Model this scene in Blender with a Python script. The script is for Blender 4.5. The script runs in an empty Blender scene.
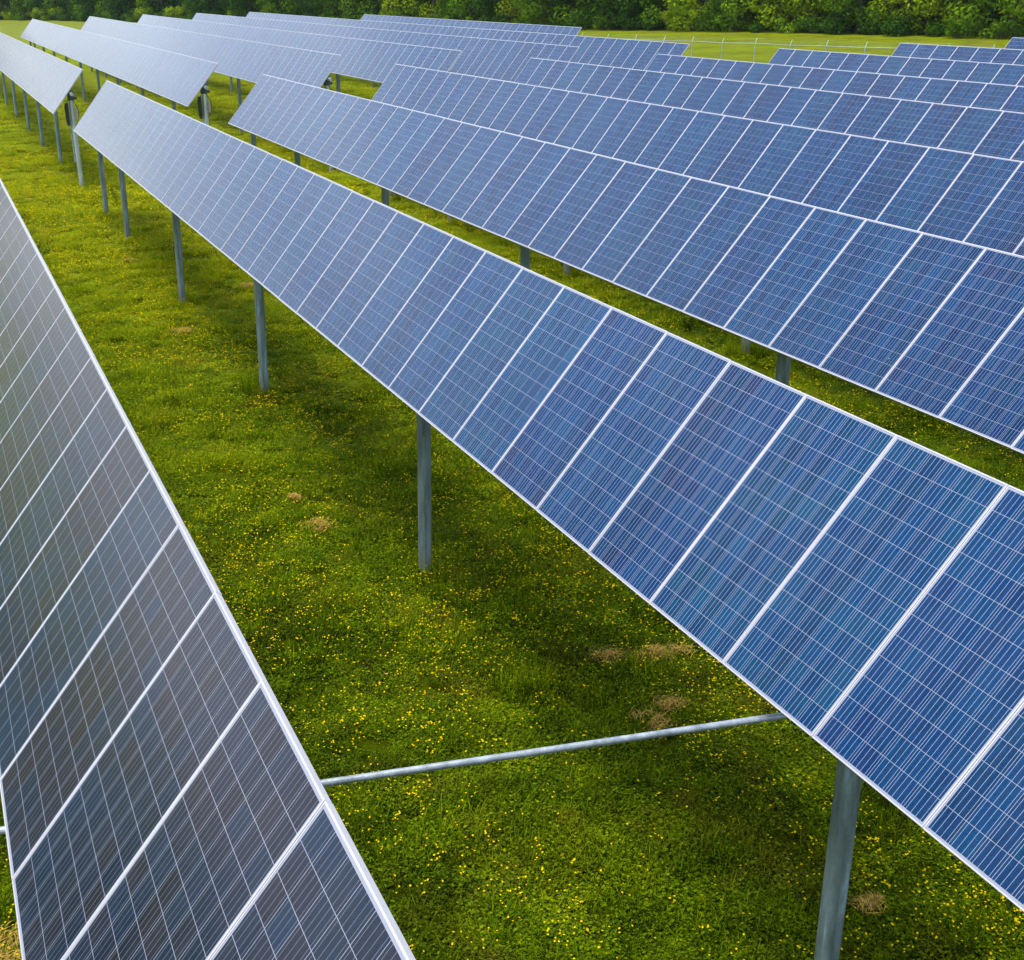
import bpy, bmesh, math, random
import numpy as np
from mathutils import Vector, Matrix

scene = bpy.context.scene
COL = scene.collection
rnd = random.Random(7)
nrs = np.random.RandomState(11)
RAD = math.radians

# ------------------------------------------------------------------ camera
CAM_Z = 7.482
PITCH, YAW, ROLL = RAD(23.2013), RAD(19.9585), RAD(-1.7629)
FPX, CX, CY = 1271.61, 417.09, 515.78
cam_data = bpy.data.cameras.new('camera')
cam = bpy.data.objects.new('camera', cam_data)
COL.objects.link(cam)
scene.camera = cam
F = Vector((math.sin(YAW)*math.cos(PITCH), math.cos(YAW)*math.cos(PITCH), -math.sin(PITCH)))
R0v = Vector((math.cos(YAW), -math.sin(YAW), 0))
U0v = R0v.cross(F)
Rv = R0v*math.cos(ROLL) + U0v*math.sin(ROLL)
Uv = -R0v*math.sin(ROLL) + U0v*math.cos(ROLL)
M = Matrix.Identity(4)
for i in range(3):
    M[i][0] = Rv[i]; M[i][1] = Uv[i]; M[i][2] = -F[i]
M[2][3] = CAM_Z
cam.matrix_world = M
cam_data.sensor_fit = 'HORIZONTAL'
cam_data.sensor_width = 36.0
cam_data.lens = FPX*36.0/1024.0
cam_data.shift_x = (512-CX)/1024.0
cam_data.shift_y = (CY-480)/1024.0
cam_data.clip_start = 0.1
cam_data.clip_end = 5000

# ------------------------------------------------------------------ sky, sun, exposure
SUN_EL, SUN_AZ = 75.0, 280.0            # azimuth clockwise from +Y: hazy high sun, a little to the left
world = bpy.data.worlds.new('World')
scene.world = world
world.use_nodes = True
wn = world.node_tree
bg = wn.nodes['Background']
sky = wn.nodes.new('ShaderNodeTexSky')
sky.sky_type = 'NISHITA'
sky.sun_disc = False
sky.sun_elevation = RAD(SUN_EL)
sky.sun_rotation = RAD(SUN_AZ)
sky.air_density = 1.0
sky.dust_density = 1.8
sky.ozone_density = 1.5
hs = wn.nodes.new('ShaderNodeHueSaturation'); 
# thin streaky high cloud: brighter and whiter in soft banks
tcw = wn.nodes.new('ShaderNodeTexCoord'); mpw = wn.nodes.new('ShaderNodeMapping'); mpw.inputs['Scale'].default_value = (1.0, 1.4, 3.2)
wn.links.new(tcw.outputs['Generated'], mpw.inputs['Vector'])
cn = wn.nodes.new('ShaderNodeTexNoise'); cn.inputs['Scale'].default_value = 3.2; cn.inputs['Detail'].default_value = 5; cn.inputs['Roughness'].default_value = .55
wn.links.new(mpw.outputs[0], cn.inputs['Vector'])
for sk, (lo, hi) in (('Saturation', (1.0, .45)), ('Value', (.86, 1.42))):
    mr = wn.nodes.new('ShaderNodeMapRange'); mr.inputs[1].default_value = .40; mr.inputs[2].default_value = .66
    mr.inputs[3].default_value = lo; mr.inputs[4].default_value = hi
    wn.links.new(cn.outputs['Fac'], mr.inputs[0])
    if sk == 'Value': wn.links.new(mr.outputs[0], hs.inputs[sk]); continue
    # and the haze near the horizon is white
    sz_ = wn.nodes.new('ShaderNodeSeparateXYZ'); wn.links.new(tcw.outputs['Generated'], sz_.inputs[0])
    hr = wn.nodes.new('ShaderNodeMapRange'); hr.inputs[1].default_value = .02; hr.inputs[2].default_value = .42; hr.inputs[3].default_value = .25; hr.inputs[4].default_value = 1.15
    wn.links.new(sz_.outputs[2], hr.inputs[0])
    mm = wn.nodes.new('ShaderNodeMath'); mm.operation = 'MULTIPLY'; wn.links.new(mr.outputs[0], mm.inputs[0]); wn.links.new(hr.outputs[0], mm.inputs[1])
    wn.links.new(mm.outputs[0], hs.inputs[sk])
wn.links.new(sky.outputs[0], hs.inputs['Color']); wn.links.new(hs.outputs[0], bg.inputs[0])
bg.inputs[1].default_value = 0.15
sun_d = bpy.data.lights.new('sun', 'SUN')
sun_d.energy = 2.0
sun_d.angle = RAD(28)
sun_d.color = (1.0, 0.95, 0.86)
sun = bpy.data.objects.new('sun', sun_d)
COL.objects.link(sun)
sd = Vector((math.sin(RAD(SUN_AZ))*math.cos(RAD(SUN_EL)), math.cos(RAD(SUN_AZ))*math.cos(RAD(SUN_EL)), math.sin(RAD(SUN_EL))))
sun.rotation_euler = sd.to_track_quat('Z', 'Y').to_euler()
sun.location = (-20, 0, 30)
scene.view_settings.view_transform = 'Standard'
scene.view_settings.look = 'None'
scene.view_settings.gamma = 1.0
scene.view_settings.exposure = 0.95
scene.view_settings.use_curve_mapping = False

# ------------------------------------------------------------------ helpers
def tag(o, label=None, cat=None, group=None, kind=None):
    if label: o['label'] = label
    if cat: o['category'] = cat
    if group: o['group'] = group
    if kind: o['kind'] = kind
    return o

def link(name, mesh, parent=None):
    o = bpy.data.objects.new(name, mesh)
    COL.objects.link(o)
    if parent: o.parent = parent
    return o

def empty(name, loc):
    o = bpy.data.objects.new(name, None)
    o.empty_display_size = 0.3
    COL.objects.link(o); o.location = loc
    return o

def mesh_np(name, verts, faces, mat, smooth=False):
    me = bpy.data.meshes.new(name)
    me.from_pydata([tuple(v) for v in verts], [], [tuple(f) for f in faces])
    if mat: me.materials.append(mat)
    if smooth:
        me.polygons.foreach_set('use_smooth', [True]*len(me.polygons))
    me.update()
    return me

class MB:
    """collects simple shaped pieces into one mesh"""
    def __init__(self): self.v = []; self.f = []
    def add(self, vs, fs):
        b = len(self.v); self.v += [tuple(v) for v in vs]; self.f += [tuple(b+i for i in f) for f in fs]
    def box(self, x0, x1, y0, y1, z0, z1, bev=0.0):
        bm = bmesh.new(); bmesh.ops.create_cube(bm, size=1)
        for v in bm.verts:
            v.co = Vector(((x0+x1)/2+v.co.x*(x1-x0), (y0+y1)/2+v.co.y*(y1-y0), (z0+z1)/2+v.co.z*(z1-z0)))
        if bev: bmesh.ops.bevel(bm, geom=list(bm.edges), offset=bev, segments=2, affect='EDGES', profile=0.5)
        bm.verts.index_update()
        self.add([v.co[:] for v in bm.verts], [[v.index for v in f.verts] for f in bm.faces]); bm.free()
    def sweep(self, prof, a, b, ref=None, twist=0, cap=True, s1=1.0):
        """extrude a 2D profile from a to b"""
        a = Vector(a); b = Vector(b); d = (b-a).normalized()
        ref = Vector(ref) if ref else (Vector((0, 0, 1)) if abs(d.z) < .9 else Vector((1, 0, 0)))
        x = (ref - d*ref.dot(d)).normalized(); y = d.cross(x)
        n = len(prof)
        vs = [a + x*p[0] + y*p[1] for p in prof] + [b + x*p[0]*s1 + y*p[1]*s1 for p in prof]
        fs = [(i, (i+1) % n, n+(i+1) % n, n+i) for i in range(n)]
        if cap: fs += [tuple(range(n))[::-1], tuple(range(n, 2*n))]
        self.add(vs, fs)
    def tube(self, a, b, r, n=16, s1=1.0):
        self.sweep([(r*math.cos(2*math.pi*i/n), r*math.sin(2*math.pi*i/n)) for i in range(n)], a, b, s1=s1)
    def mesh(self, name, mat, smooth_angle=None):
        me = mesh_np(name, self.v, self.f, mat)
        if smooth_angle:
            me.polygons.foreach_set('use_smooth', [True]*len(me.polygons))
            try: me.set_sharp_from_angle(angle=RAD(smooth_angle))
            except Exception: pass
        return me
    def build(self, name, mat, parent=None, smooth_angle=None):
        return link(name, self.mesh(name, mat, smooth_angle), parent)

# node helper
class NT:
    def __init__(self, name):
        self.m = bpy.data.materials.new(name); self.m.use_nodes = True
        self.t = self.m.node_tree; self.p = self.t.nodes['Principled BSDF']; self.out = self.t.nodes['Material Output']
    def n(self, typ, **kw):
        nd = self.t.nodes.new(typ)
        for k, v in kw.items(): setattr(nd, k, v)
        return nd
    def l(self, a, b): self.t.links.new(a, b)
    def val(self, sock, v):
        if hasattr(v, 'is_output'): self.l(v, sock)
        elif v is not None: sock.default_value = v
    def math(self, op, a, b=None, c=None, clamp=False):
        nd = self.n('ShaderNodeMath', operation=op); nd.use_clamp = clamp
        self.val(nd.inputs[0], a)
        if b is not None: self.val(nd.inputs[1], b)
        if c is not None: self.val(nd.inputs[2], c)
        return nd.outputs[0]
    def mix(self, f, a, b, blend='MIX'):
        nd = self.n('ShaderNodeMix', data_type='RGBA', blend_type=blend)
        self.val(nd.inputs[0], f)
        for s, v in ((nd.inputs[6], a), (nd.inputs[7], b)):
            if hasattr(v, 'is_output'): self.l(v, s)
            else: s.default_value = (*v, 1) if len(v) == 3 else v
        return nd.outputs[2]
    def noise(self, vec, scale, detail=3, rough=.5, dim='3D'):
        nd = self.n('ShaderNodeTexNoise'); nd.noise_dimensions = dim
        if vec is not None: self.l(vec, nd.inputs['Vector'])
        nd.inputs['Scale'].default_value = scale; nd.inputs['Detail'].default_value = detail
        nd.inputs['Roughness'].default_value = rough
        return nd.outputs['Fac']
    def ramp(self, f, pts):
        nd = self.n('ShaderNodeValToRGB'); e = nd.color_ramp.elements
        while len(e) < len(pts): e.new(0.5)
        for el, (p, c) in zip(e, pts):
            el.position = p; el.color = (*c, 1) if len(c) == 3 else c
        self.l(f, nd.inputs[0]); return nd.outputs[0]
    def rng(self, f, a, b, c, d):
        nd = self.n('ShaderNodeMapRange'); self.l(f, nd.inputs[0])
        for i, v in enumerate((a, b, c, d)): nd.inputs[1+i].default_value = v
        return nd.outputs[0]
    def comb(self, x, y, z=0.0):
        nd = self.n('ShaderNodeCombineXYZ')
        self.val(nd.inputs[0], x); self.val(nd.inputs[1], y); self.val(nd.inputs[2], z)
        return nd.outputs[0]
    def sep(self, v):
        nd = self.n('ShaderNodeSeparateXYZ'); self.l(v, nd.inputs[0]); return nd.outputs

def simple_mat(name, col, rough=.5, metal=0.0, var=.15, scale=8.0, bump=0.0):
    t = NT(name)
    tc = t.n('ShaderNodeTexCoord')
    f = t.noise(tc.outputs['Object'], scale, 5, .6)
    dark = tuple(c*(1-var) for c in col); lite = tuple(min(1, c*(1+var)) for c in col)
    t.l(t.ramp(f, [(.3, dark), (.7, lite)]), t.p.inputs['Base Color'])
    t.p.inputs['Roughness'].default_value = rough; t.p.inputs['Metallic'].default_value = metal
    if bump:
        b = t.n('ShaderNodeBump'); b.inputs['Strength'].default_value = bump; b.inputs['Distance'].default_value = .01
        t.l(f, b.inputs['Height']); t.l(b.outputs[0], t.p.inputs['Normal'])
    return t.m

# ------------------------------------------------------------------ materials
def glass_mat(name, stops, sk, lines):
    t = NT(name)
    uv = t.n('ShaderNodeUVMap'); uv.uv_map = 'metres'
    u, v, _ = t.sep(uv.outputs[0])
    oi = t.n('ShaderNodeObjectInfo'); rndm = oi.outputs['Random']
    P = .1605
    cu = t.math('DIVIDE', t.math('ADD', u, P*3), P)
    cv = t.math('DIVIDE', t.math('ADD', v, P*6), P)
    fu = t.math('FRACT', cu); fv = t.math('FRACT', cv)
    iu = t.math('FLOOR', cu); iv = t.math('FLOOR', cv)
    # distance from the cell's edge, in cell units
    du = t.math('SUBTRACT', .5, t.math('ABSOLUTE', t.math('SUBTRACT', fu, .5)))
    dv = t.math('SUBTRACT', .5, t.math('ABSOLUTE', t.math('SUBTRACT', fv, .5)))
    gu = t.math('LESS_THAN', du, .0016/P); gv = t.math('LESS_THAN', dv, .0015/P)
    gap = t.math('MAXIMUM', gu, gv)
    outu = t.math('GREATER_THAN', t.math('ABSOLUTE', u), P*3)
    outv = t.math('GREATER_THAN', t.math('ABSOLUTE', v), P*6)
    white = t.math('MAXIMUM', t.math('MAXIMUM', outu, outv), gap)
    # four silver busbars a cell
    fb = t.math('FRACT', t.math('MULTIPLY', fu, 4.0))
    bus = t.math('LESS_THAN', t.math('ABSOLUTE', t.math('SUBTRACT', fb, .5)), .00125/(P/4))
    # each cell its own tint
    wn_ = t.n('ShaderNodeTexWhiteNoise'); wn_.noise_dimensions = '3D'
    t.l(t.comb(iu, iv, t.math('MULTIPLY', rndm, 91.7)), wn_.inputs['Vector'])
    wc = t.n('ShaderNodeTexWhiteNoise'); wc.noise_dimensions = '1D'
    t.l(t.math('MULTIPLY', rndm, 37.3), wc.inputs['W'])
    wu = t.n('ShaderNodeTexWhiteNoise'); wu.noise_dimensions = '2D'
    t.l(t.comb(iu, t.math('MULTIPLY', rndm, 53.1), 0), wu.inputs['Vector'])
    off = t.math('MULTIPLY', rndm, 40.0)
    vec = t.comb(t.math('ADD', u, off), v, off)
    big = t.noise(vec, 1.4, 2, .5)
    # fine streaks that run along the module
    streak = t.noise(t.comb(t.math('MULTIPLY', u, 95.0), t.math('MULTIPLY', v, 3.2), off), 1.0, 3, .7)
    vo = t.n('ShaderNodeTexVoronoi'); t.l(vec, vo.inputs['Vector']); vo.inputs['Scale'].default_value = 70
    grain = t.sep(vo.outputs['Color'])[0]
    tint = t.math('ADD', t.math('MULTIPLY', wn_.outputs[0], .30), t.math('ADD', t.math('MULTIPLY', wc.outputs[0], .28), t.math('MULTIPLY', big, .5)))
    base = t.ramp(tint, stops)
    br = t.math('ADD', t.math('MULTIPLY', streak, sk), t.math('ADD', t.math('MULTIPLY', grain, .30), t.math('MULTIPLY', wu.outputs[0], .35)))
    br = t.math('ADD', br, .05)
    cell = t.mix(1.0, base, t.comb(br, br, br), 'MULTIPLY')
    c1 = t.mix(bus, cell, lines)
    c2 = t.mix(white, c1, (.28, .30, .37))
    # thin dust, heavier towards the low edge, with a few dried runs
    dust_n = t.noise(t.comb(t.math('MULTIPLY', u, 14.0), t.math('MULTIPLY', v, 2.0), off), 1.0, 4, .65)
    dust = t.math('MULTIPLY', t.rng(dust_n, .35, .75, 0.0, 1.0), .07)
    c3 = t.mix(t.math('ADD', t.math('MULTIPLY', dust, .35), .001), c2, (.40, .38, .36))
    spot = t.noise(vec, 9.0, 2, .5)
    sp = t.math('MULTIPLY', t.math('GREATER_THAN', spot, .80), .2)
    c4 = t.mix(sp, c3, (.5, .5, .48))
    t.l(c4, t.p.inputs['Base Color'])
    t.p.inputs['Roughness'].default_value = .20
    t.l(t.rng(dust_n, .2, .8, .09, .20), t.p.inputs['Roughness'])
    t.p.inputs['IOR'].default_value = 1.30
    t.p.inputs['Sheen Weight'].default_value = .20; t.p.inputs['Sheen Roughness'].default_value = .25
    t.p.inputs['Specular IOR Level'].default_value = .5
    return t.m

def steel_mat(name, a, b, rough, metal, streaky=True):
    t = NT(name)
    tc = t.n('ShaderNodeTexCoord'); oi = t.n('ShaderNodeObjectInfo')
    x, y, z = t.sep(tc.outputs['Object'])
    o = t.math('MULTIPLY', oi.outputs['Random'], 30)
    n1 = t.noise(t.comb(t.math('MULTIPLY', x, 9.0), t.math('ADD', t.math('MULTIPLY', y, 9.0), o), t.math('MULTIPLY', z, 1.3 if streaky else 9.0)), 1.0, 5, .65)
    n2 = t.noise(tc.outputs['Object'], 40, 3, .6)
    c = t.ramp(n1, [(.32, a), (.60, b), (.70, tuple(min(1, k*q) for k, q in zip(b, (1.35, 1.6, 1.9))))])
    c = t.mix(t.math('MULTIPLY', t.rng(n2, .5, .8, 0, 1), .35), c, tuple(k*.6 for k in a))
    # dirt splash near the foot
    foot = t.math('MULTIPLY', t.rng(t.math('ADD', z, t.math('MULTIPLY', n2, .5)), .35, .75, 1, 0), .6) if streaky else 0.0
    c = t.mix(foot, c, (.13, .10, .06)) if streaky else c
    t.l(c, t.p.inputs['Base Color'])
    t.p.inputs['Metallic'].default_value = metal
    t.l(t.rng(n1, .3, .7, rough*.75, rough*1.2), t.p.inputs['Roughness'])
    return t.m

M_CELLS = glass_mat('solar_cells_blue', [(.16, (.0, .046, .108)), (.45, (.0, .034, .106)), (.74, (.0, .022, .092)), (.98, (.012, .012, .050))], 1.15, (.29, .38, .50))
M_CELLS_G = glass_mat('solar_cells_painted_reflection', [(.16, (.001, .018, .044)), (.45, (.003, .012, .032)), (.70, (.006, .009, .021)), (.95, (.013, .009, .014))], 1.9, (.13, .16, .20))  # same cells for the left row; its dark, angled reflection painted into the colour
M_FRAME = simple_mat('anodised_aluminium', (.54, .53, .545), .38, .15, .05, 5)
M_BACK = simple_mat('white_backsheet', (.62, .62, .62), .5, 0, .06, 4)
M_POST = steel_mat('galvanised_post', (.11, .155, .155), (.25, .33, .34), .45, .3)
M_TUBE = steel_mat('galvanised_tube', (.26, .31, .34), (.42, .48, .52), .45, .4, False)
M_ROD = steel_mat('zinc_rod', (.19, .23, .25), (.40, .45, .48), .45, .3, False)
M_SHINY = steel_mat('bright_zinc_pole', (.42, .50, .53), (.66, .74, .78), .35, .5)
M_BLACK = simple_mat('black_plastic', (.018, .022, .026), .5, 0, .2, 8)
M_BEIGE = simple_mat('beige_box', (.45, .38, .30), .6, 0, .1, 8)
M_DARKSTEEL = simple_mat('dark_steel', (.06, .085, .095), .5, .3, .25, 12)

# ------------------------------------------------------------------ ground
def smooth(a, b, x):
    t = np.clip((x-a)/(b-a), 0, 1); return t*t*(3-2*t)
def gz(x, y):
    x = np.asarray(x, float); y = np.asarray(y, float)
    z = .14*smooth(28, 50, y)
    z = z + .035*np.sin(x*1.1+y*.37)*np.sin(y*.9-x*.3) + .02*np.sin(x*2.3-1)*np.sin(y*1.7+2)
    far = smooth(70, 160, np.hypot(x, y))
    return z + far*.25*np.sin(x*.045+1.)*np.sin(y*.038)
def axis(lo, hi, near_lo, near_hi, step):
    a = list(np.arange(near_lo, near_hi+1e-6, step))
    s = step; x = near_hi
    while x < hi: s *= 1.18; x += s; a.append(x)
    s = step; x = near_lo; b = []
    while x > lo: s *= 1.18; x -= s; b.append(x)
    return np.array(b[::-1]+a)
gx = axis(-1800, 1800, -8, 34, .5); gy = axis(-1500, 2500, -6, 78, .5)
X, Y = np.meshgrid(gx, gy); Z = gz(X, Y)
nx, ny = len(gx), len(gy)
gverts = np.stack([X.ravel(), Y.ravel(), Z.ravel()], 1)
idx = np.arange(nx*ny).reshape(ny, nx)
gf = np.stack([idx[:-1, :-1].ravel(), idx[:-1, 1:].ravel(), idx[1:, 1:].ravel(), idx[1:, :-1].ravel()], 1)

def ground_mat():
    t = NT('meadow_ground')
    g = t.n('ShaderNodeNewGeometry'); pos = g.outputs['Position']
    big = t.noise(pos, .22, 4, .6); mid = t.noise(pos, 1.3, 5, .65); fine = t.noise(pos, 16, 5, .7); vf = t.noise(pos, 70, 2, .6)
    mx = t.math('ADD', t.math('MULTIPLY', big, .35), t.math('ADD', t.math('MULTIPLY', mid, .35), t.math('MULTIPLY', fine, .3)))
    c = t.ramp(mx, [(.36, (.065, .098, .001)), (.47, (.135, .190, .0015)), (.58, (.21, .27, .002)), (.70, (.30, .31, .008))])
    d = t.rng(vf, .3, .7, .6, 1.35)
    c = t.mix(1.0, c, t.comb(d, d, d), 'MULTIPLY')
    # dry straw patches
    dry = t.noise(pos, .55, 5, .7)
    c = t.mix(t.math('MULTIPLY', t.rng(dry, .62, .74, 0, 1), .5), c, (.22, .155, .035))
    px_, py_, _z = t.sep(pos); lay = t.noise(t.comb(t.math('MULTIPLY', px_, .35), t.math('MULTIPLY', py_, .16)), 1.0, 5, .7)
    c = t.mix(t.math('MULTIPLY', t.rng(lay, .46, .66, 0, 1), t.rng(py_, 62, 90, 0, .55)), c, (.175, .125, .03))
    # distant yellow bloom in drifts
    x, y, z = t.sep(pos)
    dist = t.rng(y, 30, 60, 0, 1)
    bl = t.noise(pos, .5, 3, .6)
    fl = t.noise(pos, 5.5, 3, .8)
    fm = t.math('MULTIPLY', t.math('MULTIPLY', t.rng(bl, .45, .62, 0, 1), t.rng(fl, .5, .62, 0, 1)), t.math('MULTIPLY', dist, .55))
    c = t.mix(fm, c, (.42, .36, .004))
    # the open meadow beyond the rows is mown and paler
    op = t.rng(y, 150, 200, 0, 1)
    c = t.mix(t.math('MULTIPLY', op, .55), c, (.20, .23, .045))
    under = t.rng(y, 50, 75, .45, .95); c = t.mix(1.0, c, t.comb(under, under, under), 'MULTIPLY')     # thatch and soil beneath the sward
    t.l(c, t.p.inputs['Base Color'])
    t.p.inputs['Roughness'].default_value = .9
    t.p.inputs['Specular IOR Level'].default_value = .02
    b = t.n('ShaderNodeBump'); b.inputs['Strength'].default_value = .9; b.inputs['Distance'].default_value = .12
    t.l(t.math('ADD', fine, t.math('MULTIPLY', mid, 1.5)), b.inputs['Height']); t.l(b.outputs[0], t.p.inputs['Normal'])
    return t.m
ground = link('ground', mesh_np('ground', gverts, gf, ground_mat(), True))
tag(ground, kind='structure')

# ------------------------------------------------------------------ solar rows
AX0, SPACING, AXZ = .5354, 4.8446, 3.616
TILT = 49.73
DOFF = .153
MODW, MODL, DEP = 1.0025, 1.976, .040

def panel_meshes():
    # glass and cells, with a white back
    lip = .010
    w, l = MODW/2-lip, MODL/2-lip
    me = bpy.data.meshes.new('solar_panel')
    zt, zb = -.0025, -.009
    vs = [(-w, -l, zt), (w, -l, zt), (w, l, zt), (-w, l, zt), (-w, -l, zb), (w, -l, zb), (w, l, zb), (-w, l, zb)]
    me.from_pydata(vs, [], [(0, 1, 2, 3), (7, 6, 5, 4)])
    me.materials.append(M_CELLS); me.materials.append(M_BACK)
    me.polygons[1].material_index = 1
    uv = me.uv_layers.new(name='metres')
    for lp in me.loops:
        co = me.vertices[lp.vertex_index].co; uv.data[lp.index].uv = (co.x, co.y)
    # aluminium frame: four mitred hollow-looking bars
    b = MB(); W, L = MODW/2, MODL/2
    def ring(w1, l1, w2, l2, z1, z2):
        a = [(-w1, -l1, z1), (w1, -l1, z1), (w1, l1, z1), (-w1, l1, z1)]
        c = [(-w2, -l2, z2), (w2, -l2, z2), (w2, l2, z2), (-w2, l2, z2)]
        b.add(a+c, [(i, (i+1) % 4, 4+(i+1) % 4, 4+i) for i in range(4)])
    e = .0018
    ring(W, L, W, L, -DEP, -e); ring(W, L, W-e, L-e, -e, 0); ring(W-e, L-e, w, l, 0, 0); ring(w, l, w, l, 0, -.010)
    ring(w+.008, l+.008, W, L, -DEP, -DEP); ring(W-.003, L-.003, W-.003, L-.003, -.012, -DEP+.002)
    fr = b.mesh('frame', M_FRAME)
    # junction box and cable on the back
    j = MB(); j.box(-.06, .06, l-.30, l-.18, zb-.022, zb-.001, .004)
    return me, fr
ME_PANEL, ME_FRAME = panel_meshes()
ME_PANEL_G = ME_PANEL.copy(); ME_PANEL_G.name = 'solar_panel_painted_reflection'; ME_PANEL_G.materials[0] = M_CELLS_G

def post_mesh(h, s=1.0):
    # roll-formed sigma post: faceted, open at the back
    m = MB()
    w, d = .080*s, .092*s
    prof = [(-.5*w, d), (-w, .45*d), (-w, -.45*d), (-.5*w, -d), (.5*w, -d), (w, -.45*d), (w, .45*d), (.5*w, d)]
    m.sweep(prof, (0, 0, -.5), (0, 0, h), ref=(1, 0, 0))
    return m.mesh('post', M_POST)
POST_H = AXZ - .12
ME_POST = post_mesh(POST_H)
def bearing_mesh():
    m = MB()
    n = 18
    for sy in (-.035, .035):
        pr = [(.115*math.cos(a), .115*math.sin(a)) for a in np.linspace(0, 2*math.pi, n, endpoint=False)]
        m.sweep(pr, (0, sy-.012, 0), (0, sy+.012, 0))
    m.box(-.09, .09, -.06, .06, -.17, -.10, .006)
    m.box(-.012, .012, -.02, .02, .10, .15, .003)
    return m.mesh('bearing', M_DARKSTEEL, 40)
ME_BEAR = bearing_mesh()

def oct_prof(r):
    return [(r*math.cos(math.pi/8+i*math.pi/4), r*math.sin(math.pi/8+i*math.pi/4)) for i in range(8)]

def clamp_mesh():
    # short purlin that carries two panels over the tube
    m = MB(); m.box(-.018, .018, -.42, .42, -.10, -.042, .003)
    return m.mesh('purlin', M_TUBE)
ME_PURLIN = clamp_mesh()

POSTS = []
def solar_row(k, y0, n, pitch, posts, label, group, tilt=TILT, drive=None, arms=(), dz=0.0):
    ax = AX0+k*SPACING
    y1 = y0+n*pitch
    root = empty('solar_panel_row', (ax, y0, dz))
    tag(root, label, 'solar row', group)
    t = RAD(tilt); c, s = math.cos(t), math.sin(t)
    nrm = Vector((-s, 0, c)); up = Vector((c, 0, s)); xl = Vector((0, -1, 0))
    base = Matrix(((xl.x, up.x, nrm.x), (xl.y, up.y, nrm.y), (xl.z, up.z, nrm.z)))
    sag = rnd.uniform(0, 6)
    for i in range(n):
        yc = (i+.5)*pitch
        jt = RAD(rnd.gauss(0, .07)+.3*math.sin(sag+i*.11)); ju = RAD(rnd.gauss(0, .05))
        mat = base @ Matrix.Rotation(jt, 3, 'X') @ Matrix.Rotation(ju, 3, 'Y')
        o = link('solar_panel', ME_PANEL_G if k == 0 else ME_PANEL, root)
        pos = Vector((0, yc, AXZ)) + nrm*(DOFF+rnd.gauss(0, .0006)) + up*rnd.gauss(0, .0010)
        mw = mat.to_4x4(); mw.translation = pos
        o.matrix_local = mw
        f = link('frame', ME_FRAME, o)
        if i < n-1:
            p_ = link('purlin', ME_PURLIN, root)
            mp = base.to_4x4(); mp.translation = Vector((0, (i+1)*pitch, AXZ)) + nrm*DOFF
            p_.matrix_local = mp
    tb = MB(); tb.sweep(oct_prof(.068), (0, -.15, AXZ), (0, n*pitch+.15, AXZ))
    tb.build('torque_tube', M_TUBE, root)
    for py in posts:
        POSTS.append((ax-.05, py))
        p = link('post', ME_POST, root); p.location = (-.06 if py > 8 else .02, py-y0, 0); p.rotation_euler = (RAD(rnd.gauss(0, .12)), RAD(rnd.gauss(1.0, .1)) if py > 8 else 0, RAD(rnd.gauss(0, 3)))
        b = link('bearing', ME_BEAR, p); b.location = (0, 0, AXZ)
    for ay in arms:
        # lever from the tube down to the link rod
        a = MB(); a.box(-.03, .03, ay-y0-.02, ay-y0+.02, AXZ-.92, AXZ-.03, .004)
        a.box(-.05, .05, ay-y0-.035, ay-y0+.035, AXZ-.92, AXZ-.80, .006)
        a.build('drive_arm', M_DARKSTEEL, root)
    if drive is not None:
        dy = drive-y0
        pm = MB(); pm.tube((0, dy, -.4), (0, dy, AXZ-.22), .085, 20)
        pm.tube((0, dy, 1.92), (0, dy, 1.98), .094, 20); pm.tube((0, dy, 2.7), (0, dy, 2.74), .10, 20)
        pole = pm.build('drive_pole', M_SHINY, root, 40)
        sm = MB(); sm.tube((-.12, dy+.08, 1.1), (-.12, dy+.08, AXZ-.3), .024, 12); sm.box(-.15, .0, dy+.02, dy+.12, 2.30, 2.35, .004); sm.box(-.15, .0, dy+.02, dy+.12, 1.1, 1.15, .004)
        sm.build('brace_pipe', M_TUBE, pole, 40)
        gm = MB(); gm.tube((0, dy-.14, AXZ), (0, dy+.12, AXZ), .13, 20); gm.tube((0, dy-.17, AXZ), (0, dy-.14, AXZ), .07, 20)
        gm.box(-.11, .11, dy-.09, dy+.09, AXZ-.26, AXZ-.08, .01); gm.tube((.08, dy, AXZ-.16), (.22, dy-.02, AXZ-.20), .05, 14)
        gm.build('slew_gearbox', M_DARKSTEEL, pole, 40)
        cb = MB(); cb.box(-.25, -.15, dy-.14, dy+.06, AXZ-1.15, AXZ-.35, .01)
        cb.box(-.27, -.24, dy-.11, dy+.03, AXZ-1.05, AXZ-.45, .006)
        cb.build('control_box', M_BLACK, pole)
        bb = MB(); bb.box(.11, .19, dy-.12, dy-.01, AXZ-.95, AXZ-.5, .01); bb.build('junction_box', M_BEIGE, pole)
        cm = MB(); prev = None
        for q in range(9):
            a = q/8; pt = Vector((.06+.16*math.sin(a*3.1), dy-.11, AXZ-.25-a*.9))
            if prev is not None: cm.tube(prev, pt, .013, 8)
            prev = pt
        cm.build('cable', M_BLACK, pole, 50)
    return root

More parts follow.
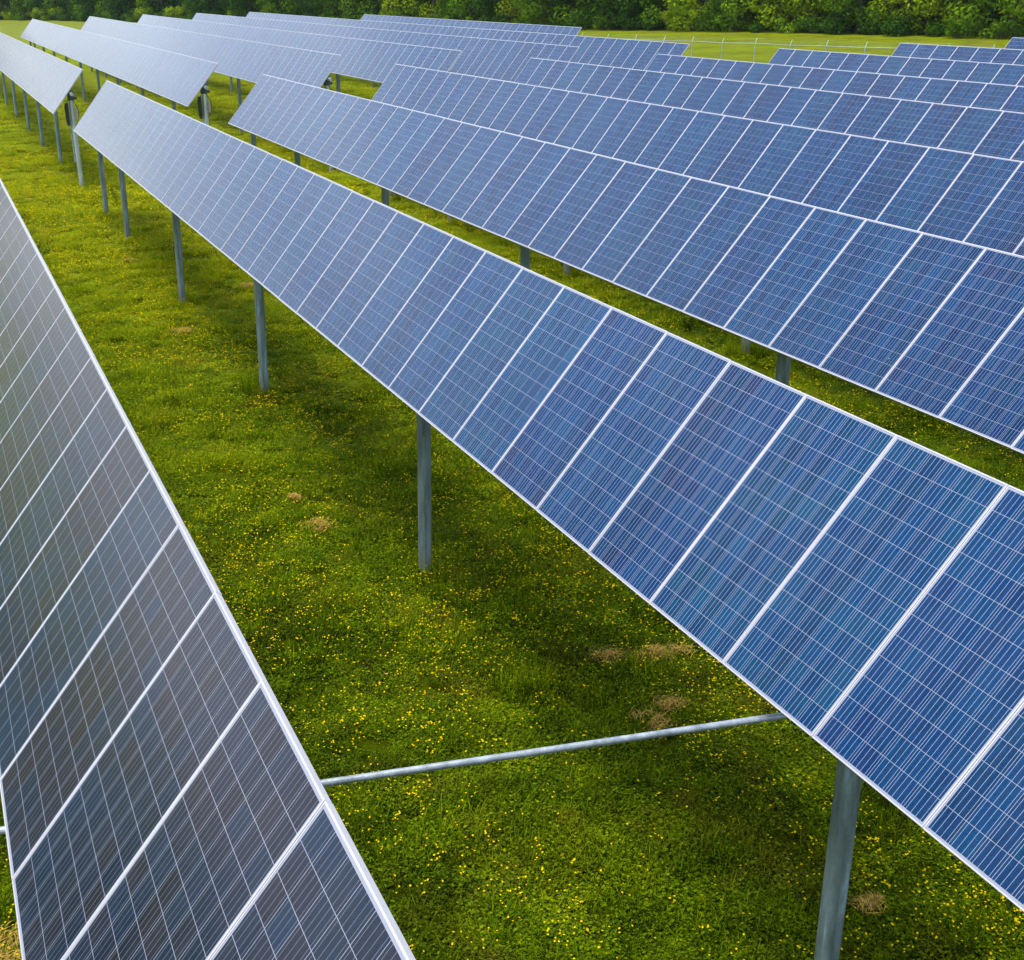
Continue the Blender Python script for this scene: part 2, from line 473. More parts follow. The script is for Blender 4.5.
GN = 'near rows of tilted solar panels'
GF = 'far rows of tilted solar panels beyond the gap'
def prange(a, b, st):
    out = []; y = a
    while y < b: out.append(y); y += st
    return out
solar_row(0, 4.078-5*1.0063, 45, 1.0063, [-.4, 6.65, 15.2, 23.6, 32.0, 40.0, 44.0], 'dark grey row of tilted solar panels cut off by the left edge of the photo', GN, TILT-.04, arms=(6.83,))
solar_row(1, 5.5595-9*1.0063, 48, 1.0063, [-2.2, 6.05, 14.4, 23.02, 31.2, 39.8, 44.45], 'large central row of blue solar panels reaching the lower right corner', GN, arms=(6.12,))
solar_row(2, 10.967-9*1.0063, 41, 1.0063, [5.6, 13.62, 21.7, 29.65, 37.55, 42.9], 'row of blue solar panels just behind the large central row, across a grass strip', GN, TILT-1.4, dz=.04)
near_lab = {3: 'third near row back, its slanted far end beside the small window of grass',
            4: 'fourth near row back, its far corner overlapping the pale far rows in the middle',
            5: 'fifth near row of blue solar panels, its far corner just below the open meadow',
            6: 'sixth near row back, its far corner right beside the wire fence',
            7: 'seventh near row back, its far corner hiding the fence near the right edge',
            8: 'rearmost near row, only a panel or two showing at the upper right edge'}
for k, ye in {3: 43.64, 4: 43.07, 5: 42.66, 6: 42.15, 7: 41.36, 8: 40.84}.items():
    n = 40 if k < 8 else 34
    ys = ye-n*1.008
    ps = [ye-1.0]+[ye-.9-5.6-8.05*i for i in range(5) if ye-.9-5.6-8.05*i > ys]
    if k == 3: ps = [5.2, 13.3, 21.35, 29.4, 37.4, 42.8]
    solar_row(k, ys, n, 1.008, ps, near_lab[k], GN, TILT + {3: .7, 4: .5, 5: .6}.get(k, 0), dz={3: .08, 4: .08}.get(k, 0))
far_lab = {1: 'whitish far row at the left edge, slender posts standing clear below it',
           2: 'second far row from the left, whitish panels ending above the large central row',
           3: 'far row of pale panels, third from left, ending above the small grass window',
           4: 'far row of pale panels, fourth from left, ending behind the fourth near row',
           5: 'lilac grey far row, fifth from left, ending left of the meadow in the middle',
           6: 'longest far row of blue grey panels, its near corner touching the wire fence',
           7: 'rearmost far row of panels, shortest, right below the trees at top centre'}
far = {1: (51.12, 126.0), 2: (50.02, 126.4), 3: (49.89, 124.7), 4: (49.44, 125.3), 5: (48.76, 124.9), 6: (48.32, 124.4), 7: (67.23, 105.2)}
for k, (ya, yb) in far.items():
    n = round((yb-ya)/1.008)
    ps = prange(ya+7.0, yb-1, 8.05)+[yb-1.2]
    if k == 3: ps = [57.2, 65.5, 74.0, 82.0, 90, 98, 106, 114, 123]
    if k == 1: ps = [58.2, 66.3, 73.9, 82.0, 90, 98, 106, 114, 123]
    solar_row(k, ya, n, (yb-ya)/n, ps, far_lab[k], GF, TILT + {2: -1.2, 3: .3, 4: .2, 5: .6}.get(k, 0), drive=ya+.45, dz={2: .04, 3: .09, 4: .05, 6: -.08, 7: -.13}.get(k, 0))

# link rod that ties the rows together
rb = MB()
pa, pb = Vector((1.68, 6.59, 2.75)), Vector((4.78, 6.12, 2.75))
dr = (pb-pa).normalized()
rb.tube(pa-dr*6.2, pa+dr*3.87, .024, 16)
rb.tube(pa-dr*1.3, pa-dr*1.2, .032, 16); rb.tube(pa+dr*3.70, pa+dr*3.86, .034, 16)
rb.tube(pa+dr*1.9, pa+dr*1.93, .026, 16)
rod = rb.build('link_rod', M_ROD, None, 40)
tag(rod, 'long thin galvanised rod crossing the grass from the dark left row to the central row', 'rod')

# ------------------------------------------------------------------ fence
def unproject(px, py, z=.1):
    d = F + Rv*((px-CX)/FPX) - Uv*((py-CY)/FPX); t = (z-CAM_Z)/d.z; return d.x*t, d.y*t
FENCE_H = 1.5
fence_pts = [unproject(a, b, FENCE_H) for a, b in [(581, 39.6), (607, 40.6), (635, 41.6), (663.5, 42.6), (692, 43.5), (722, 44.6), (755, 45.8), (790, 47.0), (826, 48.2), (865, 49.2), (905, 50.3), (947, 51.5), (992, 52.8)]]
def fence():
    root = empty('chain_link_fence', (*fence_pts[5], 0))
    tag(root, 'galvanised wire mesh fence with slanted post tips standing in the open meadow', 'fence')
    o0 = Vector((*fence_pts[5], 0)); out = Vector((.7, .7, 0))
    H = FENCE_H
    pts = [Vector((x, y, float(gz(x, y)))) for x, y in fence_pts]
    for p in pts:
        q = p-o0
        m = MB(); m.tube(q-Vector((0, 0, .3)), q+Vector((0, 0, H+.02)), .038, 10)
        post = m.build('fence_post', M_TUBE, root, 40)
        a = MB(); a.tube(q+Vector((0, 0, H)), q+Vector((.24, .12, H+.36)), .022, 8); a.build('tip_arm', M_TUBE, post, 40)
    rail = MB(); wires = MB()
    for a, b in zip(pts[:-1], pts[1:]):
        a = a-o0; b = b-o0
        rail.tube(a+Vector((0, 0, H)), b+Vector((0, 0, H)), .024, 8)
        for j in (1, 2, 3):
            o = Vector((.08*j, .04*j, H+.12*j-.01)); wires.tube(a+o, b+o, .003, 5)
    rail.build('top_rail', M_TUBE, root, 40); wires.build('barbed_wire', M_TUBE, root)
    # mesh fabric: thin crossing wires
    fb = MB()
    for a, b in zip(pts[:-1], pts[1:]):
        a = a-o0; b = b-o0; L = (b-a).length; d = (b-a)/L; st = .22
        for s in np.arange(-H, L, st):
            for sg in (1, -1):
                s0, s1 = max(0, s), min(L, s+H)
                if s1 <= s0: continue
                z0, z1 = (s0-s), (s1-s)
                if sg < 0: z0, z1 = H-z0, H-z1
                fb.sweep([(.0009, 0), (-.0005, .0008), (-.0005, -.0008)], a+d*s0+Vector((0, 0, z0)), a+d*s1+Vector((0, 0, z1)), cap=False)
    fb.build('mesh_fabric', M_TUBE, root)
fence()

# ------------------------------------------------------------------ trees
def leaf_mat(name, dark, mid, lite):
    t = NT(name)
    g = t.n('ShaderNodeNewGeometry'); oi = t.n('ShaderNodeObjectInfo')
    a = t.n('ShaderNodeAttribute'); a.attribute_name = 'tone'; a.attribute_type = 'GEOMETRY'
    n = t.noise(g.outputs['Position'], .35, 3, .6)
    f = t.math('ADD', t.math('MULTIPLY', a.outputs['Fac'], .55), t.math('ADD', t.math('MULTIPLY', n, .35), t.math('MULTIPLY', oi.outputs['Random'], .25)))
    c = t.ramp(f, [(.25, dark), (.55, mid), (.90, lite)])
    t.l(c, t.p.inputs['Base Color']); t.p.inputs['Roughness'].default_value = .55
    t.p.inputs['Specular IOR Level'].default_value = .05
    # light comes through the leaves
    tr = t.n('ShaderNodeBsdfTranslucent'); t.l(c, tr.inputs[0])
    mx = t.n('ShaderNodeMixShader'); mx.inputs[0].default_value = .3
    t.l(t.p.outputs[0], mx.inputs[1]); t.l(tr.outputs[0], mx.inputs[2]); t.l(mx.outputs[0], t.out.inputs[0])
    return t.m
M_BARK = simple_mat('bark', (.10, .085, .06), .9, 0, .35, 6, .5)
M_LEAF_D = leaf_mat('leaves_dark', (.016, .052, .003), (.036, .100, .004), (.075, .165, .006))
M_LEAF_M = leaf_mat('leaves_mid', (.032, .080, .002), (.090, .185, .003), (.20, .33, .006))
M_LEAF_Y = leaf_mat('leaves_bright', (.070, .120, .001), (.19, .295, .002), (.37, .47, .006))

def leaf_cloud(name, blobs, per, size, mat, rs):
    vs = []; fs = []; tone = []
    for (cx, cy, cz, r) in blobs:
        bt = rs.rand()
        n = int(per*(r**2))
        d = rs.randn(n, 3); d /= np.linalg.norm(d, axis=1)[:, None]
        rr = r*(.55+.5*rs.rand(n)**.6)
        c = d*rr[:, None]*np.array([1, 1, .82]) + (cx, cy, cz)
        nr = d + rs.randn(n, 3)*.55 + (0, 0, .35); nr /= np.linalg.norm(nr, axis=1)[:, None]
        t1 = np.cross(nr, rs.randn(n, 3)); t1 /= np.linalg.norm(t1, axis=1)[:, None]; t2 = np.cross(nr, t1)
        s = size*(.6+.8*rs.rand(n))[:, None]
        quad = np.stack([c-t1*s, c-t2*s*.55+nr*s*.12, c+t1*s, c+t2*s*.55+nr*s*.12], 1)
        ok = quad[:, :, 2].min(1) > .02
        quad = quad[ok]; m = len(quad)
        b = len(vs)*4
        vs += list(quad)
        fs.append(np.arange(m*4).reshape(m, 4)+b)
        tone += list(np.repeat(np.clip(bt*.6+.4*rs.rand(m), 0, 1), 4))
    V = np.concatenate([q for q in [np.array(vs).reshape(-1, 3)]]); Fc = np.concatenate(fs)
    me = bpy.data.meshes.new(name)
    me.vertices.add(len(V)); me.vertices.foreach_set('co', V.ravel())
    me.loops.add(Fc.size); me.loops.foreach_set('vertex_index', Fc.ravel())
    me.polygons.add(len(Fc)); me.polygons.foreach_set('loop_start', np.arange(0, Fc.size, 4)); me.polygons.foreach_set('loop_total', np.full(len(Fc), 4))
    me.materials.append(mat); me.update(calc_edges=True)
    at = me.attributes.new('tone', 'FLOAT', 'POINT'); at.data.foreach_set('value', np.array(tone, dtype=np.float32))
    return me

def make_tree(seed, h, rad, mat, low=.6):
    rs = np.random.RandomState(seed)
    t = MB()
    lean = rs.randn(2)*.25
    segs = 6; prev = Vector((0, 0, -.4))
    pts = []
    for i in range(1, segs+1):
        a = i/segs; p = Vector((lean[0]*a+rs.randn()*.08, lean[1]*a+rs.randn()*.08, h*.8*a)); pts.append(p)
        r0 = .22*(1-.8*(i-1)/segs)*h/12; r1 = .22*(1-.8*i/segs)*h/12
        t.tube(prev, p, r0, 8, s1=r1/r0); prev = p
    blobs = []
    nb = 30
    for j in range(nb):
        zz = low+(h-low)*((j+.5)/nb)
        ring = rad*(.55+.45*math.sin(math.pi*min(1, (zz+1.5)/(h+1.5))**.8))
        ang = j*2.4+rs.rand()*1.2
        d = ring*(.35+.6*rs.rand())
        r = rad*(.26+.22*rs.rand())
        bx, by = d*math.cos(ang), d*math.sin(ang)
        blobs.append((bx, by, zz, r))
        if j % 3 == 0:
            base = pts[min(segs-1, int(max(0, zz*.75)/(h*.8)*segs))]
            t.tube(base, Vector((bx, by, zz)), .06*h/12, 6, s1=.3)
    return t, blobs, rs
def tree_proto(seed, h, rad, mat, label, group, low=.5, per=170, size=.17):
    root = empty('broadleaf_tree', (0, 0, 0)); tag(root, label, 'tree', group)
    t, blobs, rs = make_tree(seed, h, rad, mat, low)
    t.build('trunk', M_BARK, root, 60)
    link('crown', leaf_cloud('crown', blobs, per, size, mat, rs), root)
    return root
def bush_proto(seed, h, rad, mat, label, group):
    root = empty('woodland_bush', (0, 0, 0)); tag(root, label, 'bush', group)
    rs = np.random.RandomState(seed); m = MB(); blobs = []
    for j in range(12):
        a = j*2.4; d = rad*(.2+.7*rs.rand()); z = h*(.15+.65*rs.rand()*(1-.4*d/rad))
        r = rad*(.25+.2*rs.rand()); b = (d*math.cos(a), d*math.sin(a), z, r); blobs.append(b)
        m.tube((rs.randn()*.1, rs.randn()*.1, -.2), b[:3], .03, 6, s1=.4)
    m.build('stem', M_BARK, root, 60)
    link('foliage', leaf_cloud('foliage', blobs, 190, .13, mat, rs), root)
    return root
def copy_tree(src, loc, rz, sc, label=None):
    r = src.copy(); COL.objects.link(r); r.location = loc; r.rotation_euler = (0, 0, rz); r.scale = sc
    if label: r['label'] = label
    for ch in list(src.children):
        c = ch.copy(); COL.objects.link(c); c.parent = r
    return r
GT = 'trees of the woodland edge behind the solar field'
protos = [
    tree_proto(1, 13.5, 3.6, M_LEAF_M, 'mid green leafy tree in the woodland edge behind the solar field', GT),
    tree_proto(2, 12.0, 3.9, M_LEAF_D, 'dark green dense tree in the woodland edge behind the solar field', GT),
    tree_proto(3, 14.5, 3.4, M_LEAF_Y, 'bright yellow green tree in the woodland edge behind the solar field', GT, .8),
    tree_proto(4, 12.5, 4.2, M_LEAF_M, 'mid green leafy tree in the woodland edge behind the solar field', GT, .9, 150),
    tree_proto(5, 15.0, 3.8, M_LEAF_D, 'dark green dense tree in the woodland edge behind the solar field', GT, .8, 150),
]
GB = 'bushes at the foot of the woodland edge'
bushes = [
    bush_proto(11, 2.6, 1.9, M_LEAF_M, 'low mid green bush at the foot of the woodland edge', GB),
    bush_proto(12, 3.4, 2.2, M_LEAF_Y, 'low bright yellow green bush at the foot of the woodland edge', GB),
    bush_proto(13, 2.2, 2.0, M_LEAF_D, 'low dark green bush at the foot of the woodland edge', GB),
]
path = [(132, 40)] + [unproject(a, b, 0.0) for a, b in [(1100, 45), (1024, 41.5), (900, 39), (800, 37), (700, 34.8), (600, 32.6), (500, 30.3), (400, 28), (250, 25), (130, 22.5), (60, 20.6), (0, 20)]] + [(-45, 335)]
seg = [np.hypot(b[0]-a[0], b[1]-a[1]) for a, b in zip(path[:-1], path[1:])]
def along(s):
    for a, b, L in zip(path[:-1], path[1:], seg):
        if s <= L: return (a[0]+(b[0]-a[0])*s/L, a[1]+(b[1]-a[1])*s/L, (b[0]-a[0])/L, (b[1]-a[1])/L)
        s -= L
    return None
used = set()
def place(srcs, i, x, y, sc, squash=1):
    src = srcs[i]; z = float(gz(x, y))-.05
    rz = rnd.uniform(0, 6.28); s3 = (sc*rnd.uniform(.92, 1.1), sc*rnd.uniform(.92, 1.1), sc*squash)
    if (id(srcs), i) not in used:
        used.add((id(srcs), i)); src.location = (x, y, z); src.rotation_euler = (0, 0, rz); src.scale = s3
    else: copy_tree(src, (x, y, z), rz, s3)
tot = sum(seg)
for layer, (off, step) in enumerate([(2.5, 4.6), (6.2, 4.8), (10.5, 6.0)]):
    s = rnd.uniform(0, 3)
    while s < tot:
        p = along(s)
        if p:
            nxn, nyn = -p[3], p[2]   # away from the camera
            if nxn*p[0]+nyn*p[1] < 0: nxn, nyn = -nxn, -nyn
            o = off+rnd.uniform(-1.1, 1.1)
            i = rnd.choices(range(5), ([3, 1, 6, 3, 1] if p[0] > 60 else [3, 3, 1, 2, 3]) if layer == 0 else [2, 3, 1, 2, 3])[0]
            place(protos, i, p[0]+nxn*o, p[1]+nyn*o, rnd.uniform(.85, 1.25))
        s += step*rnd.uniform(.75, 1.3)
s = 1.0
while s < tot:
    p = along(s)
    if p:
        nxn, nyn = -p[3], p[2]
        if nxn*p[0]+nyn*p[1] < 0: nxn, nyn = -nxn, -nyn
        o = rnd.uniform(-.9, .8)
        place(bushes, rnd.choice([0, 0, 1, 2, 2]), p[0]+nxn*o, p[1]+nyn*o, rnd.uniform(.6, 1.15))
    s += rnd.uniform(2.2, 4.2)

# ------------------------------------------------------------------ grass and flowers
def plant_mat(name, stops, trans=.35, rough=.6):
    t = NT(name)
    g = t.n('ShaderNodeNewGeometry'); oi = t.n('ShaderNodeObjectInfo')
    a = t.n('ShaderNodeAttribute'); a.attribute_name = 'tone'; a.attribute_type = 'GEOMETRY'
    pos = g.outputs['Position']
    n1 = t.noise(pos, .28, 3, .6); n2 = t.noise(pos, 1.6, 3, .6)
    f = t.math('ADD', t.math('MULTIPLY', n1, .60), t.math('ADD', t.math('MULTIPLY', n2, .75), t.math('ADD', t.math('MULTIPLY', oi.outputs['Random'], .28), t.math('MULTIPLY', a.outputs['Fac'], .60))))
    yy = t.sep(pos)[1]; f = t.math('ADD', t.math('SUBTRACT', f, .66), t.rng(yy, 11, 40, 0.0, .50))      # grass colour darker in the foreground, brighter with distance
    c = t.ramp(f, stops)
    ol = t.noise(pos, .9, 4, .65); c = t.mix(t.math('MULTIPLY', t.rng(ol, .48, .66, 0, 1), t.rng(t.sep(pos)[1], 11, 34, .30, .03)), c, (.115, .085, .006))      # olive, drier drifts
    dn = t.noise(pos, .55, 5, .7)
    c = t.mix(t.math('MULTIPLY', t.rng(dn, .55, .72, 0, 1), .55), c, (.21, .145, .012))
    t.l(c, t.p.inputs['Base Color']); t.p.inputs['Roughness'].default_value = rough
    t.p.inputs['Specular IOR Level'].default_value = .04
    tr = t.n('ShaderNodeBsdfTranslucent'); t.l(c, tr.inputs[0])
    mx = t.n('ShaderNodeMixShader'); mx.inputs[0].default_value = trans
    t.l(t.p.outputs[0], mx.inputs[1]); t.l(tr.outputs[0], mx.inputs[2]); t.l(mx.outputs[0], t.out.inputs[0])
    return t.m
M_GRASS = plant_mat('grass_leaves', [(.02, (.012, .022, .0002)), (.24, (.040, .074, .0003)), (.50, (.098, .165, .0004)), (.74, (.185, .265, .0005)), (.98, (.33, .38, .002))])
M_STRAW = simple_mat('straw', (.44, .27, .04), .95, 0, .5, 9)
tp = NT('yellow_petals'); tp.p.inputs['Base Color'].default_value = (.66, .47, .001, 1); tp.p.inputs['Roughness'].default_value = .9; tp.p.inputs['Specular IOR Level'].default_value = 0
M_PETAL = tp.m

SRC = bpy.data.collections.new('plant_pieces')       # instanced sources, not linked to the scene
def src_obj(col, name, V, Fc, mats, tone, midx=None):
    me = bpy.data.meshes.new(name); me.from_pydata([tuple(v) for v in V], [], [tuple(f) for f in Fc])
    for m in mats: me.materials.append(m)
    if midx is not None: me.polygons.foreach_set('material_index', midx)
    at = me.attributes.new('tone', 'FLOAT', 'POINT'); at.data.foreach_set('value', np.array(tone, dtype=np.float32))
    me.update(); o = bpy.data.objects.new(name, me); col.objects.link(o); return o

def grass_clump(rs, R, nbl, nleaf, hmax):
    V = []; Fc = []; T = []
    for _ in range(nbl):
        r = R*math.sqrt(rs.rand()); a = rs.rand()*6.28; x, y = r*math.cos(a), r*math.sin(a)
        h = hmax*(.45+.55*rs.rand()); d = rs.rand()*6.28; bend = h*(.1+.5*rs.rand()); w = .0022+.003*rs.rand()
        px, py = -math.sin(d)*w, math.cos(d)*w; dx, dy = math.cos(d), math.sin(d)
        b = len(V)
        V += [(x-px, y-py, -.02), (x+px, y+py, -.02), (x+dx*bend*.3+px, y+dy*bend*.3+py, h*.6), (x+dx*bend*.3-px, y+dy*bend*.3-py, h*.6), (x+dx*bend, y+dy*bend, h)]
        Fc += [(b, b+1, b+2, b+3), (b+3, b+2, b+4)]
        tn = rs.rand(); T += [tn*.5, tn*.5, tn, tn, min(1, tn+.2)]
    for _ in range(nleaf):
        r = R*math.sqrt(rs.rand()); a = rs.rand()*6.28; x, y = r*math.cos(a), r*math.sin(a)
        z = hmax*(.12+.55*rs.rand()); d = rs.rand()*6.28; s = .008+.014*rs.rand(); tl = rs.randn()*.35; tl2 = rs.randn()*.3
        dx, dy = math.cos(d), math.sin(d); b = len(V)
        V += [(x-dx*s, y-dy*s, z-tl*s), (x-dy*s*.7, y+dx*s*.7, z-tl2*s), (x+dx*s, y+dy*s, z+tl*s), (x+dy*s*.7, y-dx*s*.7, z+tl2*s)]
        Fc += [(b, b+1, b+2, b+3)]; tn = rs.rand(); T += [tn]*4
    return V, Fc, T

def scatter(name, col, pts, rot, scl, gname):
    me = bpy.data.meshes.new(name); me.vertices.add(len(pts)); me.vertices.foreach_set('co', np.asarray(pts, np.float32).ravel())
    a = me.attributes.new('rot', 'FLOAT_VECTOR', 'POINT'); a.data.foreach_set('vector', np.asarray(rot, np.float32).ravel())
    a = me.attributes.new('scl', 'FLOAT_VECTOR', 'POINT'); a.data.foreach_set('vector', np.asarray(scl, np.float32).ravel())
    o = link(name, me)
    ng = bpy.data.node_groups.new(gname, 'GeometryNodeTree')
    ng.interface.new_socket('Geometry', in_out='INPUT', socket_type='NodeSocketGeometry')
    ng.interface.new_socket('Geometry', in_out='OUTPUT', socket_type='NodeSocketGeometry')
    N = ng.nodes; L = ng.links
    gi = N.new('NodeGroupInput'); go = N.new('NodeGroupOutput')
    ci = N.new('GeometryNodeCollectionInfo'); ci.inputs['Collection'].default_value = col
    ci.inputs['Separate Children'].default_value = True; ci.inputs['Reset Children'].default_value = True
    ip = N.new('GeometryNodeInstanceOnPoints'); ip.inputs['Pick Instance'].default_value = True
    r_ = N.new('GeometryNodeInputNamedAttribute'); r_.data_type = 'FLOAT_VECTOR'; r_.inputs['Name'].default_value = 'rot'
    s_ = N.new('GeometryNodeInputNamedAttribute'); s_.data_type = 'FLOAT_VECTOR'; s_.inputs['Name'].default_value = 'scl'
    L.new(gi.outputs[0], ip.inputs['Points']); L.new(ci.outputs[0], ip.inputs['Instance'])
    L.new(r_.outputs['Attribute'], ip.inputs['Rotation']); L.new(s_.outputs['Attribute'], ip.inputs['Scale'])
    L.new(ip.outputs[0], go.inputs[0])
    md = o.modifiers.new('scatter', 'NODES'); md.node_group = ng
    return o

def vnoise(x, y, sc, seed):
    """cheap smooth value noise"""
    rs = np.random.RandomState(seed); g = rs.rand(256, 256)
    x = x/sc+1000; y = y/sc+1000; xi = np.floor(x).astype(int); yi = np.floor(y).astype(int)
    fx = x-xi; fy = y-yi; fx = fx*fx*(3-2*fx); fy = fy*fy*(3-2*fy)
    a = g[xi % 256, yi % 256]; b = g[(xi+1) % 256, yi % 256]; c = g[xi % 256, (yi+1) % 256]; d = g[(xi+1) % 256, (yi+1) % 256]
    return (a*(1-fx)+b*fx)*(1-fy)+(c*(1-fx)+d*fx)*fy
def fbm(x, y, sc, seed): return .55*vnoise(x, y, sc, seed)+.3*vnoise(x, y, sc/2.1, seed+1)+.15*vnoise(x, y, sc/4.3, seed+2)

def field(x0, x1, y0, y1, dens):
    n = int((x1-x0)*(y1-y0)*dens); return nrs.uniform(x0, x1, n), nrs.uniform(y0, y1, n)

gcol = bpy.data.collections.new('grass_pieces')
for i in range(7):
    rs = np.random.RandomState(100+i)
    V, Fc, T = grass_clump(rs, .26, 40 if i < 4 else 120, 330 if i < 4 else 120, [.15, .13, .17, .15, .26, .32, .22][i])
    src_obj(gcol, 'grass_piece', V, Fc, [M_GRASS], T)
xs, ys, sc = [], [], []
for (x0, x1, y0, y1, d, s) in [(-3, 19, 2, 20, 25, .95), (-3, 22, 20, 36, 16, 1.1), (-8, 27, 36, 62, 6.5, 1.55), (-14, 30, 62, 100, 2.2, 2.3)]:
    x, y = field(x0, x1, y0, y1, d); xs.append(x); ys.append(y); sc.append(np.full(len(x), s))
x = np.concatenate(xs); y = np.concatenate(ys); s = np.concatenate(sc)
hmod = .24+.62*fbm(x, y, 1.6, 5)+.9*np.clip(fbm(x, y, 1.1, 77)-.60, 0, 1)*2.2
# taller uncut grass round the posts
ex, ey = [], []
for (qx, qy) in POSTS:
    if qy < 62 and qx < 22:
        for _ in range(7): a_ = nrs.rand()*6.28; r_ = .08+.24*nrs.rand(); ex.append(qx+r_*math.cos(a_)); ey.append(qy+r_*math.sin(a_))
x = np.concatenate([x, ex]); y = np.concatenate([y, ey]); s = np.concatenate([s, np.full(len(ex), .8)]); hmod = np.concatenate([hmod, np.full(len(ex), 1.7)])
pts = np.stack([x, y, gz(x, y)], 1)
rot = np.stack([nrs.randn(len(x))*.08, nrs.randn(len(x))*.08, nrs.rand(len(x))*6.28], 1)
s = s*nrs.uniform(.75, 1.25, len(x))
scl = np.stack([s, s, np.minimum(s, 1.1)*hmod], 1)
grass = scatter('grass', gcol, pts, rot, scl, 'grass_scatter'); tag(grass, 'thick bright green meadow grass and clover covering the ground', 'grass', kind='stuff')

fcol = bpy.data.collections.new('flower_pieces')
def flower_piece(rs, nfl, R, hb):
    V = []; Fc = []; T = []; mi = []
    for _ in range(nfl):
        r = R*math.sqrt(rs.rand()); a = rs.rand()*6.28; x, y = r*math.cos(a), r*math.sin(a); z = hb*(.85+.5*rs.rand())
        b = len(V); V += [(x-.001, y, 0), (x+.001, y, 0), (x, y, z)]; Fc += [(b, b+1, b+2)]; T += [.5]*3; mi += [0]
        R_ = .0092+.004*rs.rand(); tx, ty = rs.randn()*.3, rs.randn()*.3; ph = rs.rand()*6
        b = len(V); V.append((x, y, z)); T.append(1)
        for q in range(10):
            an = ph+q*.6283; rr = R_*(1.0 if q % 2 else .62); px, py = rr*math.cos(an), rr*math.sin(an)
            V.append((x+px, y+py, z+.35*rr+px*tx+py*ty)); T.append(1)
        for q in range(10): Fc.append((b, b+1+q, b+1+(q+1) % 10)); mi.append(1)
    return V, Fc, T, mi
for i in range(5):
    rs = np.random.RandomState(300+i); V, Fc, T, mi = flower_piece(rs, [2, 3, 1, 4, 2][i], .09, .22)
    src_obj(fcol, 'flower_piece', V, Fc, [M_GRASS, M_PETAL], T, mi)
xs, ys, sc = [], [], []
for (x0, x1, y0, y1, d, s) in [(-3, 19, 2, 20, 60, 1.0), (-3, 22, 20, 36, 52, 1.15), (-8, 27, 36, 62, 36, 1.7), (-14, 30, 62, 100, 6, 2.0)]:
    x, y = field(x0, x1, y0, y1, d); xs.append(x); ys.append(y); sc.append(np.full(len(x), s))
x = np.concatenate(xs); y = np.concatenate(ys); s = np.concatenate(sc)
dn = fbm(x, y, 1.7, 21)*.6+fbm(x, y, 7.0, 31)*.4+.10*smooth(30, 45, y)-.05
keep = nrs.rand(len(x)) < np.clip((dn-.30)*4.2+.10*smooth(16, 8, y), .10, 1)
x, y, s = x[keep], y[keep], s[keep]
pts = np.stack([x, y, gz(x, y)+.0], 1); rot = np.stack([nrs.randn(len(x))*.1, nrs.randn(len(x))*.1, nrs.rand(len(x))*6.28], 1)
sz = nrs.uniform(.55, 1.0, len(x)); scl = np.stack([s, s, sz], 1)
fl = scatter('yellow_flowers', fcol, pts, rot, scl, 'flower_scatter'); tag(fl, 'small yellow buttercups dotted all over the meadow', 'flowers', kind='stuff')

# dead grass heaps one can pick out
def straw_heap(x, y, r, h, label):
    rs = np.random.RandomState(int(abs(x*100+y*10))); m_v = []; m_f = []
    lobes = [(rs.randn()*r*.45, rs.randn()*r*.3, r*(.25+.45*rs.rand()), rs.rand()*3.1) for _ in range(5)]
    for _ in range(int(330*r/.3)):
        lx, ly, lr, la = lobes[rs.randint(5)]
        q = np.array([lx, ly])+rs.randn(2)*lr*.75; d0 = np.hypot(*q)/(r*1.3)
        z = .03+.09*rs.rand()+h*.25*max(0.0, 1-d0); a = la+rs.randn()*.8; L = .03+.07*rs.rand(); w = .003
        dx, dy, dz = math.cos(a)*L, math.sin(a)*L, rs.randn()*.012
        b = len(m_v); m_v += [(q[0]-dx, q[1]-dy, z-dz), (q[0]+dy/L*w, q[1]-dx/L*w, z+.012), (q[0]+dx, q[1]+dy, z+dz), (q[0]-dy/L*w, q[1]+dx/L*w, z+.014)]
        m_f.append((b, b+1, b+2, b+3))
    o = link('dead_grass_heap', mesh_np('dead_grass_heap', m_v, m_f, M_STRAW)); o.location = (x, y, float(gz(x, y))+.04)
    tag(o, label, 'dead grass', 'heaps of dead grass in the meadow')
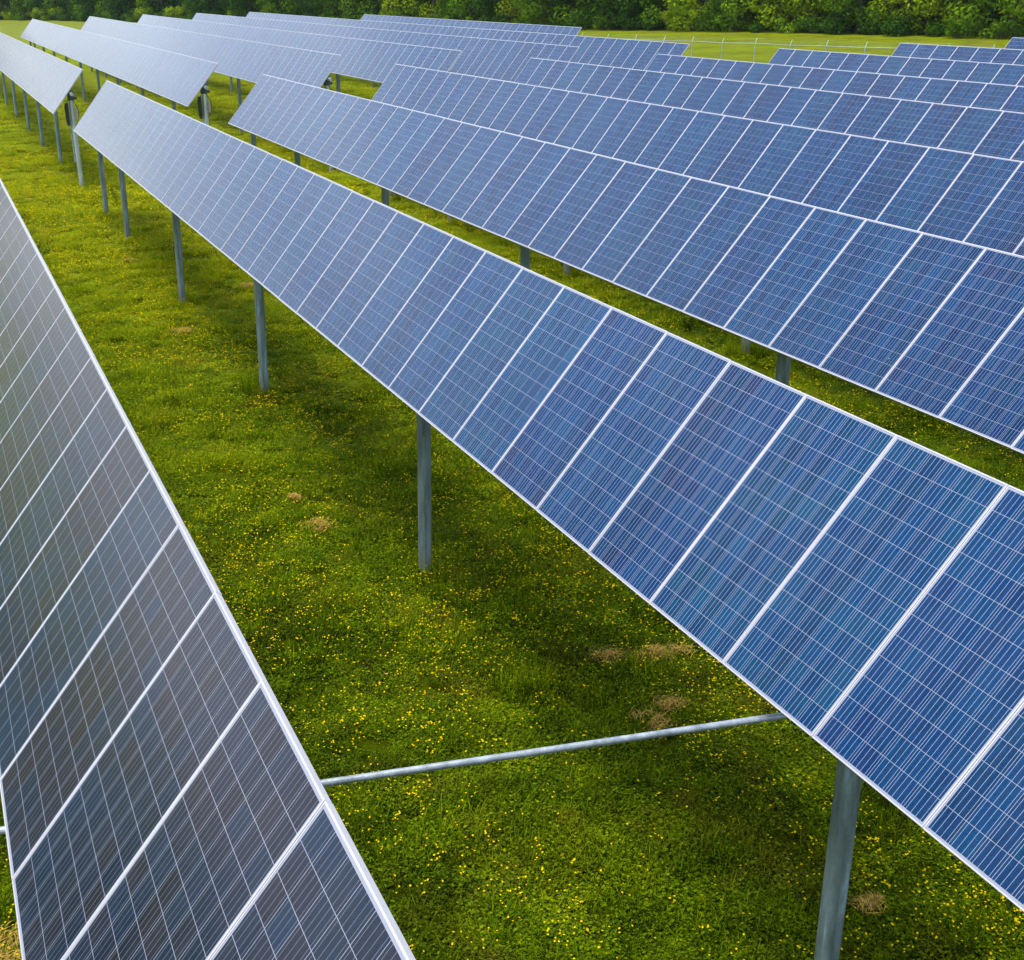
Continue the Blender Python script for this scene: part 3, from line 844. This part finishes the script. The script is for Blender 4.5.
HEAPS = [
    ((320, 524), .20, .16, 'pale straw heap alone in mid meadow, left of the mid-distance post'),
    ((293, 497), .13, .10, 'small faint straw heap beyond the pale one, left of the mid-distance post'),
    ((12, 948), .30, .20, 'pale straw heap at the lower left corner, beside the low edge of the dark row'),
    ((660, 655), .30, .14, 'wide brown straw heap under the low edge of the central row'),
    ((605, 660), .20, .12, 'brown straw heap left of the wide one under the central row'),
    ((668, 708), .16, .12, 'small straw heap just above the link rod, nearest to the central row'),
    ((655, 722), .20, .10, 'flat straw heap touching the view of the link rod'),
    ((872, 903), .12, .05, 'thin streak of brown straw right of the nearest post'),
    ((126, 262), .22, .14, 'dark brown straw heap beyond the second post from the gap'),
    ((180, 333), .32, .14, 'brown straw heap just in front of the third post along the central row'),
    ((248, 288), .25, .14, 'straw heap beneath the central row, between the third and fourth posts'),
]
def unproject(px, py, z=.1):
    d = F + Rv*((px-CX)/FPX) - Uv*((py-CY)/FPX); t = (z-CAM_Z)/d.z; return d.x*t, d.y*t
for (px, r, h, lb) in HEAPS:
    hx, hy = unproject(*px); straw_heap(hx, hy, r, h, lb)

# two taller weeds
def weed(x, y, h, label):
    rs = np.random.RandomState(int(x*77+y)); V = []; Fc = []; T = []
    for s in range(7):
        a = rs.rand()*6.28; lx, ly = math.cos(a)*.12, math.sin(a)*.12
        for j in range(26):
            q = j/26; z = h*q; X_, Y_ = lx*q+rs.randn()*.03, ly*q+rs.randn()*.03; d = rs.rand()*6.28; L = .05+.05*rs.rand(); w = L*.3
            b = len(V); c, sn = math.cos(d), math.sin(d)
            V += [(X_, Y_, z), (X_+c*L*.5-sn*w, Y_+sn*L*.5+c*w, z+.03), (X_+c*L, Y_+sn*L, z+.01), (X_+c*L*.5+sn*w, Y_+sn*L*.5-c*w, z+.03)]
            Fc.append((b, b+1, b+2, b+3)); T += [.2*rs.rand()]*4
    me = mesh_np('weed', V, Fc, M_GRASS); at = me.attributes.new('tone', 'FLOAT', 'POINT'); at.data.foreach_set('value', np.array(T, dtype=np.float32))
    o = link('leafy_weed', me); o.location = (x, y, float(gz(x, y))); tag(o, label, 'weed')
wx, wy = unproject(116, 207); weed(wx, wy, .85, 'dark upright leafy weed between the two posts near the gap')
wx, wy = unproject(688, 328); weed(wx, wy, .35, 'small dark leafy weed in the grass strip behind the central row')

# ------------------------------------------------------------------ summer haze
hz = MB(); hz.box(-130, 230, -40, 400, -3, 28)
ht = NT('haze_air'); ht.t.nodes.remove(ht.p)
pv = ht.n('ShaderNodeVolumePrincipled'); pv.inputs['Color'].default_value = (.80, .90, 1.0, 1); pv.inputs['Density'].default_value = .00008; pv.inputs['Anisotropy'].default_value = .3
ht.l(pv.outputs[0], ht.out.inputs['Volume'])
tag(hz.build('haze', ht.m), 'thin summer haze over the field', 'haze', kind='stuff')
